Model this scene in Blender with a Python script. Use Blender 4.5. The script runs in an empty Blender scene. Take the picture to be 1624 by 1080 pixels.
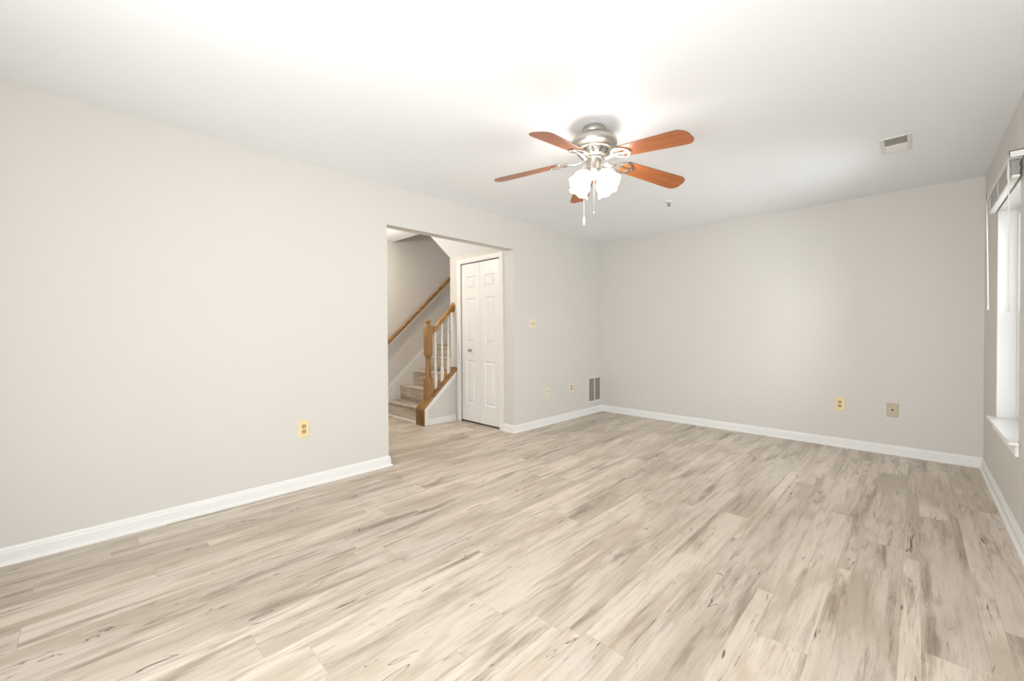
import bpy, bmesh, math, random
from mathutils import Vector, Matrix

scene = bpy.context.scene
COL = scene.collection
random.seed(7)
PI = math.pi

# ------------------------------------------------------------------ camera, world, light, exposure
CAM = Vector((3.2817, -5.2198, 1.1664))
YAW, PITCH, ROLL, FPX, SHY = 0.7748266, -0.01145, -0.0047548, 654.586, -7.167
W, H = 3.6887, 2.44                     # room width, ceiling height
Y_REAR = -6.2


def setup_camera():
    cy, sy, cp, sp = math.cos(YAW), math.sin(YAW), math.cos(PITCH), math.sin(PITCH)
    fwd = Vector((-sy * cp, cy * cp, sp))
    right = Vector((cy, sy, 0))
    up = right.cross(fwd)
    cr, sr = math.cos(ROLL), math.sin(ROLL)
    r2 = cr * right + sr * up
    u2 = -sr * right + cr * up
    cam = bpy.data.cameras.new('camera')
    ob = bpy.data.objects.new('camera', cam)
    COL.objects.link(ob)
    m = Matrix((r2, u2, -fwd)).transposed().to_4x4()
    m.translation = CAM
    ob.matrix_world = m
    cam.sensor_width = 36
    cam.lens = FPX / 1624 * 36
    cam.shift_y = SHY / 1624
    cam.clip_start = 0.02
    scene.camera = ob


setup_camera()
scene.view_settings.view_transform = 'Standard'
scene.view_settings.look = 'None'
scene.view_settings.gamma = 1
scene.view_settings.use_curve_mapping = False
scene.view_settings.exposure = 0.06

world = bpy.data.worlds.new('sky')
scene.world = world
world.use_nodes = True
bg = world.node_tree.nodes['Background']
bg.inputs[0].default_value = (0.93, 0.97, 1.0, 1)
bg.inputs[1].default_value = 1.2


def area_light(name, loc, direction, sx, sy, power, color):
    l = bpy.data.lights.new(name, 'AREA')
    l.shape = 'RECTANGLE'
    l.size, l.size_y = sx, sy
    l.energy = power
    l.color = color
    o = bpy.data.objects.new(name, l)
    COL.objects.link(o)
    o.location = loc
    o.rotation_euler = Vector(direction).to_track_quat('-Z', 'Y').to_euler()
    return o


# added rear and near fill lights at unseen openings; daylight at the visible side window
P_REAR, P_NEAR, P_SIDE, P_FLASH, P_HALL, E_SHADE = 80.0, 2.0, 40.0, 44.0, 31.0, 14.0
area_light('rear_fill_light', (2.8, Y_REAR - 0.05, 1.1), (0, 1, 0.0), 1.45, 1.95, P_REAR, (0.93, 0.975, 1.0))
area_light('near_fill_light', (W + 0.10, -4.55, 1.3), (-1, 0, 0.0), 0.9, 1.4, P_NEAR, (0.93, 0.975, 1.0))
area_light('daylight_side_window', (W + 0.30, -1.20, 1.3), (-1, -0.1, -0.05), 0.85, 1.4, P_SIDE, (0.93, 0.975, 1.0))
# the photographer's flash beside the camera, bounced off the ceiling
fl = bpy.data.lights.new('bounce_flash', 'SPOT')
fl.energy = P_FLASH
fl.spot_size = math.radians(165)
fl.spot_blend = 1.0
fl.shadow_soft_size = 0.05
fl.color = (0.95, 0.98, 1.0)
fo = bpy.data.objects.new('bounce_flash', fl)
COL.objects.link(fo)
fo.location = (2.9, -5.1, 1.3)
fo.rotation_euler = (Vector((2.6, -4.6, H)) - Vector(fo.location)).to_track_quat('-Z', 'Y').to_euler()
# warm lamp of the stair hall (out of view to the left)
hl = bpy.data.lights.new('hall_lamp', 'POINT')
hl.energy = P_HALL
hl.color = (1, 0.90, 0.78)
hl.shadow_soft_size = 0.05
ho = bpy.data.objects.new('hall_lamp', hl)
COL.objects.link(ho)
ho.location = (-1.45, -3.1, 2.26)
ul = bpy.data.lights.new('upstairs_fill_light', 'SPOT')  # unseen stairwell fill, added to brighten the far wall below the ceiling line
ul.spot_size = math.radians(95)
ul.spot_blend = 0.12
ul.energy = 150
ul.color = (0.96, 0.98, 1.0)
ul.shadow_soft_size = 0.04
uo = bpy.data.objects.new('upstairs_fill_light', ul)
COL.objects.link(uo)
uo.location = (-1.6, 0.7, 4.9)


# ------------------------------------------------------------------ materials
def new_mat(name):
    m = bpy.data.materials.new(name)
    m.use_nodes = True
    nt = m.node_tree
    b = nt.nodes['Principled BSDF']
    return m, nt, b


def N(nt, kind, **kw):
    n = nt.nodes.new(kind)
    for k, v in kw.items():
        if k.startswith('i_'):
            n.inputs[k[2:]].default_value = v
        elif k.startswith('n_'):
            n.inputs[int(k[2:])].default_value = v
        else:
            setattr(n, k, v)
    return n


def math_node(nt, op, a, b=None, c=None, clamp=False):
    n = nt.nodes.new('ShaderNodeMath')
    n.operation = op
    n.use_clamp = clamp
    for i, v in enumerate((a, b, c)):
        if v is None:
            continue
        if isinstance(v, (int, float)):
            n.inputs[i].default_value = v
        else:
            nt.links.new(v, n.inputs[i])
    return n.outputs[0]


def mix_col(nt, fac, a, b, blend='MIX'):
    n = nt.nodes.new('ShaderNodeMix')
    n.data_type = 'RGBA'
    n.blend_type = blend
    for idx, v in ((0, fac), (6, a), (7, b)):
        if isinstance(v, (int, float)):
            n.inputs[idx].default_value = v
        elif isinstance(v, tuple):
            n.inputs[idx].default_value = v if len(v) == 4 else v + (1,)
        else:
            nt.links.new(v, n.inputs[idx])
    return n.outputs[2]


def smooth(nt, v, lo, hi):
    n = nt.nodes.new('ShaderNodeMapRange')
    n.interpolation_type = 'SMOOTHSTEP'
    n.inputs['From Min'].default_value = lo
    n.inputs['From Max'].default_value = hi
    nt.links.new(v, n.inputs['Value'])
    return n.outputs[0]


def paint(name, col, rough=0.6, bump=0.02, scale=220.0, spec=0.3):
    m, nt, b = new_mat(name)
    b.inputs['Roughness'].default_value = rough
    b.inputs['Specular IOR Level'].default_value = spec
    tc = N(nt, 'ShaderNodeTexCoord')
    n1 = N(nt, 'ShaderNodeTexNoise', i_Scale=1.3, i_Detail=2.0)
    nt.links.new(tc.outputs['Object'], n1.inputs['Vector'])
    dark = tuple(c * 0.975 for c in col)
    nt.links.new(mix_col(nt, n1.outputs['Fac'], dark, col), b.inputs['Base Color'])
    if bump:
        n2 = N(nt, 'ShaderNodeTexNoise', i_Scale=scale, i_Detail=2.0)
        nt.links.new(tc.outputs['Object'], n2.inputs['Vector'])
        bp = N(nt, 'ShaderNodeBump', i_Strength=bump, i_Distance=0.002)
        nt.links.new(n2.outputs['Fac'], bp.inputs['Height'])
        nt.links.new(bp.outputs['Normal'], b.inputs['Normal'])
    return m


def plain(name, col, rough=0.4, metal=0.0, spec=0.5):
    m, nt, b = new_mat(name)
    tc = N(nt, 'ShaderNodeTexCoord')
    n1 = N(nt, 'ShaderNodeTexNoise', i_Scale=30.0, i_Detail=2.0)
    nt.links.new(tc.outputs['Object'], n1.inputs['Vector'])
    nt.links.new(mix_col(nt, n1.outputs['Fac'], tuple(c * 0.96 for c in col), col), b.inputs['Base Color'])
    b.inputs['Roughness'].default_value = rough
    b.inputs['Metallic'].default_value = metal
    b.inputs['Specular IOR Level'].default_value = spec
    return m


def wood(name, light, dark, axis, rough=0.35, fine=70.0, coord='Object'):
    """wood with the grain running along local axis 0/1/2"""
    m, nt, b = new_mat(name)
    tc = N(nt, 'ShaderNodeTexCoord')
    mp = N(nt, 'ShaderNodeMapping')
    s = [fine, fine, fine]
    s[axis] = fine * 0.045
    mp.inputs['Scale'].default_value = s
    nt.links.new(tc.outputs[coord], mp.inputs['Vector'])
    n1 = N(nt, 'ShaderNodeTexNoise', i_Scale=1.0, i_Detail=6.0, i_Roughness=0.65, i_Distortion=0.6)
    nt.links.new(mp.outputs[0], n1.inputs['Vector'])
    mp2 = N(nt, 'ShaderNodeMapping')
    s2 = [18.0, 18.0, 18.0]
    s2[axis] = 1.6
    mp2.inputs['Scale'].default_value = s2
    nt.links.new(tc.outputs[coord], mp2.inputs['Vector'])
    n2 = N(nt, 'ShaderNodeTexNoise', i_Scale=1.0, i_Detail=3.0, i_Distortion=1.2)
    nt.links.new(mp2.outputs[0], n2.inputs['Vector'])
    f = math_node(nt, 'ADD', math_node(nt, 'MULTIPLY', n1.outputs['Fac'], 0.6),
                  math_node(nt, 'MULTIPLY', n2.outputs['Fac'], 0.4))
    nt.links.new(mix_col(nt, smooth(nt, f, 0.36, 0.62), dark, light), b.inputs['Base Color'])
    b.inputs['Roughness'].default_value = rough
    return m


PLANK_W, PLANK_L, PLANK_X0, STRIP = 0.2315, 1.518, 3.0085, 0.26
# measured end-joint positions (row index counted from x = 3.0085, y of one joint)
ROW_JOINT = {1: -1.606, 0: -2.225, -1: -1.915, 2: -2.77, -2: -2.957, -7: -3.281, -3: -3.898, -5: -2.53, -13: -5.045, -12: -5.416,
             -10: -3.907, -9: -4.23}


def floor_mat(name, row_axis='x', tint=(1, 1, 1)):
    m, nt, b = new_mat(name)
    tc = N(nt, 'ShaderNodeTexCoord')
    sx = N(nt, 'ShaderNodeSeparateXYZ')
    nt.links.new(tc.outputs['Object'], sx.inputs[0])
    X, Y, Z = sx.outputs
    if row_axis == 'y':
        X, Y = Y, X
    u = math_node(nt, 'DIVIDE', math_node(nt, 'SUBTRACT', X, PLANK_X0), PLANK_W)
    row = math_node(nt, 'FLOOR', u)
    fu = math_node(nt, 'FRACT', u)
    strip = math_node(nt, 'LESS_THAN', fu, STRIP)      # each board is printed as a narrow and a wide strip
    row2 = math_node(nt, 'MULTIPLY_ADD', strip, 0.5, row)
    wn = N(nt, 'ShaderNodeTexWhiteNoise', noise_dimensions='1D')
    nt.links.new(math_node(nt, 'MULTIPLY_ADD', row2, 2.0, 80.5), wn.inputs['W'])
    off = math_node(nt, 'MULTIPLY', wn.outputs['Value'], PLANK_L)
    for k, yj in ROW_JOINT.items():      # replace the random stagger in the rows whose joints are known
        c = math_node(nt, 'COMPARE', row2, float(k), 0.1)
        mixn = N(nt, 'ShaderNodeMix', data_type='FLOAT')
        nt.links.new(c, mixn.inputs[0])
        nt.links.new(off, mixn.inputs[2])
        mixn.inputs[3].default_value = (-yj) % PLANK_L
        off = mixn.outputs[0]
    v = math_node(nt, 'DIVIDE', math_node(nt, 'ADD', Y, off), PLANK_L)
    colm = math_node(nt, 'FLOOR', v)
    fv = math_node(nt, 'FRACT', v)
    idv = N(nt, 'ShaderNodeCombineXYZ')
    nt.links.new(row2, idv.inputs[0])
    nt.links.new(colm, idv.inputs[1])
    wn2 = N(nt, 'ShaderNodeTexWhiteNoise', noise_dimensions='2D')
    nt.links.new(idv.outputs[0], wn2.inputs['Vector'])
    rnd = wn2.outputs['Value']
    rsep = N(nt, 'ShaderNodeSeparateColor')
    nt.links.new(wn2.outputs['Color'], rsep.inputs[0])
    r2 = rsep.outputs[1]
    # board-local coordinates
    px = math_node(nt, 'ADD', X, math_node(nt, 'MULTIPLY', rnd, 37.0))
    py = math_node(nt, 'ADD', Y, math_node(nt, 'MULTIPLY', r2, 61.0))
    pz = Z

    def noise(ax, ay, detail=3.0, rough=0.55, dist=0.0, shift=0.0):
        c = N(nt, 'ShaderNodeCombineXYZ')
        nt.links.new(math_node(nt, 'MULTIPLY_ADD', px, ax, shift), c.inputs[0])
        nt.links.new(math_node(nt, 'MULTIPLY', py, ay), c.inputs[1])
        nt.links.new(math_node(nt, 'MULTIPLY', pz, ax), c.inputs[2])
        n = N(nt, 'ShaderNodeTexNoise', i_Scale=1.0, i_Detail=detail, i_Roughness=rough, i_Distortion=dist)
        nt.links.new(c.outputs[0], n.inputs['Vector'])
        return n.outputs['Fac']

    T = lambda c: tuple(a * t for a, t in zip(c, tint))
    cream, sand, taupe, dark = T((0.715, 0.625, 0.53)), T((0.57, 0.485, 0.385)), T((0.28, 0.22, 0.163)), T((0.085, 0.065, 0.05))
    broad = noise(6.0, 1.2, 3.0, 0.55, 0.6)
    streak = noise(30.0, 1.8, 5.0, 0.66, 0.5, 3.1)
    fine = noise(170.0, 8.0, 3.0, 0.6, 0.2, 7.7)
    col = mix_col(nt, smooth(nt, broad, 0.42, 0.62), cream, sand)
    col = mix_col(nt, math_node(nt, 'MULTIPLY', smooth(nt, streak, 0.47, 0.70), 0.42), col, taupe)
    # smoky grey-brown stains along the board, feathered by the grain
    stain = noise(9.0, 1.3, 4.0, 0.6, 0.5, 11.3)
    feather = math_node(nt, 'ADD', stain, math_node(nt, 'MULTIPLY_ADD', streak, 0.30, -0.15))
    feather = math_node(nt, 'ADD', feather, math_node(nt, 'MULTIPLY_ADD', fine, 0.16, -0.08))
    col = mix_col(nt, math_node(nt, 'MULTIPLY', smooth(nt, feather, 0.52, 0.74), 0.85), col, taupe)
    col = mix_col(nt, math_node(nt, 'MULTIPLY', smooth(nt, fine, 0.50, 0.74), 0.30), col, taupe)
    # spalting: thin dark contour lines in some places
    cont = noise(7.0, 1.5, 3.0, 0.55, 0.8, 17.9)
    ln = math_node(nt, 'ABSOLUTE', math_node(nt, 'SUBTRACT', math_node(nt, 'FRACT', math_node(nt, 'MULTIPLY', cont, 6.0)), 0.5))
    line = math_node(nt, 'SUBTRACT', 1.0, smooth(nt, ln, 0.008, 0.050))
    msk = smooth(nt, noise(4.5, 1.3, 2.0, 0.5, 0.0, 23.7), 0.575, 0.64)
    brk = smooth(nt, noise(30.0, 4.0, 3.0, 0.6, 0.0, 29.1), 0.38, 0.52)
    col = mix_col(nt, math_node(nt, 'MULTIPLY', math_node(nt, 'MULTIPLY', line, msk), math_node(nt, 'MULTIPLY', brk, 0.85)), col, dark)
    # short dark checks and pin knots
    chk = smooth(nt, noise(80.0, 7.0, 2.0, 0.5, 0.5, 31.0), 0.655, 0.71)
    cm = smooth(nt, noise(6.0, 1.0, 2.0, 0.5, 0.0, 41.0), 0.50, 0.60)
    col = mix_col(nt, math_node(nt, 'MULTIPLY', math_node(nt, 'MULTIPLY', chk, cm), 0.85), col, dark)
    # board to board tone
    tone = math_node(nt, 'MULTIPLY_ADD', rsep.outputs[2], 0.18, 0.87)
    tv = N(nt, 'ShaderNodeCombineXYZ')
    for i in range(3):
        nt.links.new(tone, tv.inputs[i])
    col = mix_col(nt, 1.0, col, tv.outputs[0], 'MULTIPLY')
    # seams
    ex = math_node(nt, 'MULTIPLY', math_node(nt, 'SUBTRACT', 0.5, math_node(nt, 'ABSOLUTE', math_node(nt, 'SUBTRACT', fu, 0.5))), PLANK_W)
    ey = math_node(nt, 'MULTIPLY', math_node(nt, 'SUBTRACT', 0.5, math_node(nt, 'ABSOLUTE', math_node(nt, 'SUBTRACT', fv, 0.5))), PLANK_L)
    es = math_node(nt, 'MULTIPLY', math_node(nt, 'ABSOLUTE', math_node(nt, 'SUBTRACT', fu, STRIP)), PLANK_W * 1.6)
    e = math_node(nt, 'MINIMUM', math_node(nt, 'MINIMUM', ex, es), ey)
    seam = math_node(nt, 'SUBTRACT', 1.0, smooth(nt, e, 0.0004, 0.0022))
    col = mix_col(nt, math_node(nt, 'MULTIPLY', seam, 0.30), col, taupe)
    nt.links.new(col, b.inputs['Base Color'])
    b.inputs['Roughness'].default_value = 0.42
    b.inputs['Specular IOR Level'].default_value = 0.35
    bp = N(nt, 'ShaderNodeBump', i_Strength=0.12, i_Distance=0.001)
    hgt = math_node(nt, 'SUBTRACT', fine, math_node(nt, 'MULTIPLY', seam, 1.5))
    nt.links.new(hgt, bp.inputs['Height'])
    nt.links.new(bp.outputs['Normal'], b.inputs['Normal'])
    return m


M = {}
M['wall'] = paint('wall_paint', (0.70, 0.672, 0.632), 0.55, 0.03)
M['ceiling'] = paint('ceiling_paint', (0.895, 0.91, 0.925), 0.8, 0.03, 160)
M['trim'] = paint('trim_paint', (0.86, 0.85, 0.83), 0.32, 0.0, spec=0.45)
M['door'] = paint('door_paint', (0.84, 0.825, 0.81), 0.35, 0.0, spec=0.45)
M['floor'] = floor_mat('vinyl_plank_floor')
M['tread'] = floor_mat('vinyl_plank_stair', 'y')
M['oak_x'] = wood('golden_oak_x', (0.43, 0.235, 0.078), (0.20, 0.095, 0.026), 0)
M['oak_y'] = wood('golden_oak_y', (0.43, 0.235, 0.078), (0.20, 0.095, 0.026), 1)
M['oak_z'] = wood('golden_oak_z', (0.43, 0.235, 0.078), (0.20, 0.095, 0.026), 2)
M['oak_shaded'] = wood('shaded_golden_oak', (0.27, 0.14, 0.032), (0.13, 0.06, 0.012), 2)  # golden oak with the weaker light at the stair foot put into its colour
M['cherry'] = wood('cherry_blade', (0.46, 0.155, 0.05), (0.34, 0.10, 0.03), 0, 0.3, 45)
M['cherry_edge'] = plain('dark_blade_edge', (0.17, 0.07, 0.035), 0.4)
M['nickel'] = plain('brushed_nickel', (0.50, 0.47, 0.425), 0.38, 1.0)
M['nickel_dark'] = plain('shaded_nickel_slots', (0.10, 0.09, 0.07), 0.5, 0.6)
M['cream'] = plain('almond_plastic', (0.86, 0.70, 0.42), 0.4)
M['cream_light'] = plain('light_almond_plastic', (0.80, 0.72, 0.56), 0.4)
M['khaki'] = plain('khaki_plastic', (0.56, 0.48, 0.34), 0.4)
M['slot'] = plain('dark_slots', (0.10, 0.075, 0.045), 0.6)
M['tan'] = plain('tan_receptacle', (0.52, 0.37, 0.17), 0.45)
M['chrome'] = plain('chrome', (0.62, 0.60, 0.57), 0.15, 1.0)
M['white_plastic'] = plain('white_plastic', (0.86, 0.85, 0.82), 0.35)
M['vent_white'] = plain('vent_white_metal', (0.78, 0.76, 0.72), 0.4)
M['vent_dark'] = plain('vent_duct_dark', (0.62, 0.59, 0.53), 0.8)
M['grille_dark'] = plain('grille_filter_grey', (0.36, 0.32, 0.26), 0.8)
M['black'] = plain('black_gap', (0.015, 0.013, 0.012), 0.8)


def glass_mat():
    m, nt, b = new_mat('window_glass')
    out = nt.nodes['Material Output']
    g = N(nt, 'ShaderNodeBsdfGlossy', i_Roughness=0.02)
    t = N(nt, 'ShaderNodeBsdfTransparent')
    fr = N(nt, 'ShaderNodeFresnel', i_IOR=1.45)
    mx = N(nt, 'ShaderNodeMixShader')
    nt.links.new(fr.outputs[0], mx.inputs[0])
    nt.links.new(t.outputs[0], mx.inputs[1])
    nt.links.new(g.outputs[0], mx.inputs[2])
    nt.links.new(mx.outputs[0], out.inputs[0])
    return m


def glow_mat(name, col, strength):
    m, nt, b = new_mat(name)
    b.inputs['Base Color'].default_value = (0.9, 0.88, 0.85, 1)
    b.inputs['Roughness'].default_value = 0.4
    lw = N(nt, 'ShaderNodeTexNoise', i_Scale=40.0)
    tc = N(nt, 'ShaderNodeTexCoord')
    nt.links.new(tc.outputs['Object'], lw.inputs['Vector'])
    nt.links.new(mix_col(nt, lw.outputs['Fac'], tuple(c * 0.97 for c in col), col), b.inputs['Emission Color'])
    b.inputs['Emission Strength'].default_value = strength
    return m


M['glass'] = glass_mat()
M['shade'] = glow_mat('lit_frosted_glass', (1.0, 0.96, 0.90), E_SHADE)
M['bulb'] = glow_mat('lit_bulb', (1.0, 0.93, 0.82), E_SHADE * 1.5)


# ------------------------------------------------------------------ geometry helpers
def add_box(bm, x0, x1, y0, y1, z0, z1, mi=0):
    vs = [bm.verts.new((x, y, z)) for x in (x0, x1) for y in (y0, y1) for z in (z0, z1)]
    idx = [(0, 1, 3, 2), (4, 6, 7, 5), (0, 4, 5, 1), (2, 3, 7, 6), (0, 2, 6, 4), (1, 5, 7, 3)]
    fs = []
    for q in idx:
        f = bm.faces.new([vs[i] for i in q])
        f.material_index = mi
        fs.append(f)
    return vs


def add_prism(bm, pts, axis, a0, a1, mi=0):
    """polygon pts (2-D, in the two remaining axes in order) extruded along axis from a0 to a1"""
    def P(p, a):
        if axis == 0:
            return (a, p[0], p[1])
        if axis == 1:
            return (p[0], a, p[1])
        return (p[0], p[1], a)
    A = [bm.verts.new(P(p, a0)) for p in pts]
    B = [bm.verts.new(P(p, a1)) for p in pts]
    n = len(pts)
    for f in [bm.faces.new(A), bm.faces.new(B)] + [bm.faces.new((A[i], A[(i + 1) % n], B[(i + 1) % n], B[i])) for i in range(n)]:
        f.material_index = mi
    return A + B


def add_lathe(bm, prof, seg=32, center=(0, 0, 0), mi=0, cap=True, mod=None):
    """prof: list of (r, z); revolve around z; mod(angle, i) multiplies the radius / shifts z"""
    rings = []
    for i, (r, z) in enumerate(prof):
        ring = []
        for k in range(seg):
            a = 2 * PI * k / seg
            rr, zz = (r, z) if mod is None else mod(a, i, r, z)
            ring.append(bm.verts.new((center[0] + rr * math.cos(a), center[1] + rr * math.sin(a), center[2] + zz)))
        rings.append(ring)
    for A, B in zip(rings, rings[1:]):
        for k in range(seg):
            f = bm.faces.new((A[k], A[(k + 1) % seg], B[(k + 1) % seg], B[k]))
            f.material_index = mi
    if cap:
        for R in (rings[0], rings[-1]):
            f = bm.faces.new(R)
            f.material_index = mi
    return rings


def add_loft(bm, sections, mi=0, cap=True):
    rings = [[bm.verts.new(p) for p in s] for s in sections]
    n = len(rings[0])
    for A, B in zip(rings, rings[1:]):
        for k in range(n):
            f = bm.faces.new((A[k], A[(k + 1) % n], B[(k + 1) % n], B[k]))
            f.material_index = mi
    if cap:
        for R in (rings[0], rings[-1]):
            f = bm.faces.new(R)
            f.material_index = mi


def add_tube(bm, pts, r, seg=8, mi=0):
    pts = [Vector(p) for p in pts]
    secs = []
    for i, p in enumerate(pts):
        d = (pts[min(i + 1, len(pts) - 1)] - pts[max(i - 1, 0)]).normalized()
        ref = Vector((0, 0, 1)) if abs(d.z) < 0.9 else Vector((1, 0, 0))
        a = d.cross(ref).normalized()
        b = d.cross(a)
        rr = r[i] if isinstance(r, (list, tuple)) else r
        secs.append([p + rr * (math.cos(2 * PI * k / seg) * a + math.sin(2 * PI * k / seg) * b) for k in range(seg)])
    add_loft(bm, secs, mi)


def obj(name, bm, mats, parent=None, loc=None, rot=None, bevel=0.0, smooth_angle=None, segs=2):
    bmesh.ops.recalc_face_normals(bm, faces=bm.faces)
    me = bpy.data.meshes.new(name)
    bm.to_mesh(me)
    bm.free()
    for m in (mats if isinstance(mats, (list, tuple)) else [mats]):
        me.materials.append(m)
    o = bpy.data.objects.new(name, me)
    COL.objects.link(o)
    if parent:
        o.parent = parent
    if loc is not None:
        o.location = loc
    if rot is not None:
        o.rotation_euler = rot
    if smooth_angle is not None:
        me.polygons.foreach_set('use_smooth', [True] * len(me.polygons))
        me.set_sharp_from_angle(angle=math.radians(smooth_angle))
    if bevel:
        bv = o.modifiers.new('bevel', 'BEVEL')
        bv.width = bevel
        bv.segments = segs
        bv.limit_method = 'ANGLE'
        bv.angle_limit = math.radians(40)
    return o


def thing(name, label, cat, loc=(0, 0, 0), rot=(0, 0, 0), group=None):
    o = bpy.data.objects.new(name, None)
    o.empty_display_size = 0.05
    COL.objects.link(o)
    o.location = loc
    o.rotation_euler = rot
    return tag(o, label, cat, group)


def tag(o, label, cat, group=None):
    o['label'] = label
    o['category'] = cat
    if group:
        o['group'] = group
    return o


def struct(o, label=None, cat=None):
    o['kind'] = 'structure'
    if label:
        o['label'] = label
    if cat:
        o['category'] = cat
    return o


def BM():
    return bmesh.new()


# ------------------------------------------------------------------ room shell
YL, YR = -3.412, -1.835         # jambs of the opening in the left wall
ZO = 2.098                      # underside of its header
TW = 0.115                      # wall thickness
XF = -2.06                      # far wall of the stair hall
XK = -1.19                      # stair side of the knee wall / closet wall
YE = -2.20                      # edge of the hall ceiling at the stairwell
Z_SOF = 2.155                   # top of the closet front wall under the sloping soffit

bm = BM()
add_box(bm, XF - 0.1, W + 0.3, Y_REAR - 0.2, 0.12, -0.12, 0.0)
struct(obj('floor', bm, M['floor']), 'whitewashed grey-brown wood plank floor with dark grain streaks', 'floor')

bm = BM()
add_box(bm, -TW, W + 0.3, Y_REAR - 0.2, 0.12, H, H + 0.12)
struct(obj('ceiling', bm, M['ceiling']), 'smooth white painted ceiling of the room', 'ceiling')

bm = BM()
add_box(bm, -TW, 0, Y_REAR - 0.1, YL, 0, H)
add_box(bm, -TW, 0, YR, 0.12, 0, H)
add_box(bm, -TW, 0, YL, YR, ZO, H)
bmesh.ops.remove_doubles(bm, verts=bm.verts, dist=1e-5)
struct(obj('wall_left', bm, M['wall']), 'pale greige left wall with a wide opening to the stairs', 'wall')

bm = BM()
add_box(bm, 0, W + 0.17, 0, 0.12, 0, H)
struct(obj('wall_back', bm, M['wall']), 'plain greige back wall with two outlet plates', 'wall')

# right wall with the visible window and an unseen opening added for the near fill
WY0, WY1, WZ0, WZ1 = -1.645, -0.745, 0.525, 2.0
NY0, NY1, NZ0, NZ1 = -5.0, -4.1, 0.56, 2.04
WT = 0.17
bm = BM()
add_box(bm, W, W + WT, WY1, 0.12, 0, H)
add_box(bm, W, W + WT, WY0, WY1, 0, WZ0)
add_box(bm, W, W + WT, WY0, WY1, WZ1, H)
add_box(bm, W, W + WT, NY1, WY0, 0, H)
add_box(bm, W, W + WT, NY0, NY1, 0, NZ0)
add_box(bm, W, W + WT, NY0, NY1, NZ1, H)
add_box(bm, W, W + WT, Y_REAR - 0.1, NY0, 0, H)
struct(obj('wall_right', bm, M['wall']), 'greige right wall with the window near the corner', 'wall')

RX0, RX1, RZ1 = 2.05, 3.55, 2.1  # rear opening added to let the fill light in
bm = BM()
add_box(bm, -TW, RX0, Y_REAR - 0.12, Y_REAR, 0, H)
add_box(bm, RX1, W + WT, Y_REAR - 0.12, Y_REAR, 0, H)
add_box(bm, RX0, RX1, Y_REAR - 0.12, Y_REAR, RZ1, H)
struct(obj('wall_rear', bm, M['wall']), 'greige wall behind the camera with an unseen opening added for the fill light', 'wall')

# stair hall
bm = BM()
add_box(bm, XF - 0.1, XF, -5.6, 1.6, 0, 5.0)
struct(obj('wall_stair_far', bm, M['wall']), 'greige hall wall carrying the oak handrail', 'wall')
bm = BM()
add_box(bm, XF, -TW, -5.7, -5.6, 0, H)
struct(obj('wall_hall_end', bm, M['wall']))
bm = BM()
add_box(bm, XF - 0.1, -TW, -5.7, YE, H, H + 0.12)
struct(obj('ceiling_hall', bm, M['ceiling']), 'warm lit ceiling of the stair hall', 'ceiling')
# sloping soffit over the closet front
bm = BM()
add_prism(bm, [(YE, H), (YR, Z_SOF), (YR + 0.3, Z_SOF), (YR + 0.3, H + 0.12), (YE, H + 0.12)], 0, XK, -TW)
struct(obj('ceiling_soffit', bm, M['ceiling']), 'sloping white soffit above the closet door', 'ceiling')
# wall between stair and closet, rising past the soffit
bm = BM()
add_prism(bm, [(YR + 0.10, 0), (1.6, 0), (1.6, 5.0), (YE - 0.1, 5.0), (YE - 0.1, H + 0.12), (YE, H + 0.12), (YE, H + 0.0),
               (YR + 0.10, Z_SOF - 0.077)], 0, XK, XK + 0.1)
struct(obj('wall_stair_inner', bm, M['wall']))
bm = BM()
add_box(bm, XF, XK, YE - 0.1, YE, H + 0.12, 5.0)
struct(obj('wall_stairwell_front', bm, M['wall']))
bm = BM()
add_box(bm, XF, XK, 1.5, 1.6, 0, 5.0)
struct(obj('wall_stairwell_back', bm, M['wall']))
bm = BM()
add_box(bm, XF - 0.1, XK + 0.1, YE - 0.1, 1.6, 5.0, 5.1)
struct(obj('ceiling_stairwell', bm, M['ceiling']))

# closet front wall with its doorway
DX0, DX1, DZ = -0.958, -0.238, 2.055
bm = BM()
add_box(bm, XK, DX0, YR, YR + 0.10, 0, Z_SOF)
add_box(bm, DX1, -TW, YR, YR + 0.10, 0, Z_SOF)
add_box(bm, DX0, DX1, YR, YR + 0.10, DZ, Z_SOF)
struct(obj('wall_closet', bm, M['wall']), 'narrow greige wall around the white closet door', 'wall')
bm = BM()
add_box(bm, XK + 0.1, -TW, YR + 0.62, YR + 0.64, 0, H)
add_box(bm, XK + 0.1, -TW, YR + 0.3, YR + 0.64, H, H + 0.05)
struct(obj('wall_closet_back', bm, M['wall']))

# ------------------------------------------------------------------ baseboards
BH, BT = 0.088, 0.014
PROF = [(0, 0), (BT + 0.012, 0), (BT + 0.012, 0.006), (BT + 0.009, 0.014), (BT + 0.001, 0.018), (BT, 0.020), (BT, 0.062),
        (BT - 0.004, 0.068), (BT - 0.004, 0.074), (0.006, 0.083), (0.004, BH), (0, BH)]


def baseboard(name, runs, label=None):
    """runs: (A, B, outward normal, mitre_a, mitre_b): mitre +1 lengthens with depth (outer corner), -1 shortens"""
    bm = BM()
    for A, B, nrm, ma, mb in runs:
        A, B, nv = Vector(A), Vector(B), Vector(nrm)
        d = (B - A).normalized()
        s0 = [Vector((*(A + nv * p - d * ma * p), z)) for p, z in PROF]
        s1 = [Vector((*(B + nv * p + d * mb * p), z)) for p, z in PROF]
        add_loft(bm, [s0, s1])
    return struct(obj(name, bm, M['trim']), label, 'baseboard' if label else None)


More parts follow.
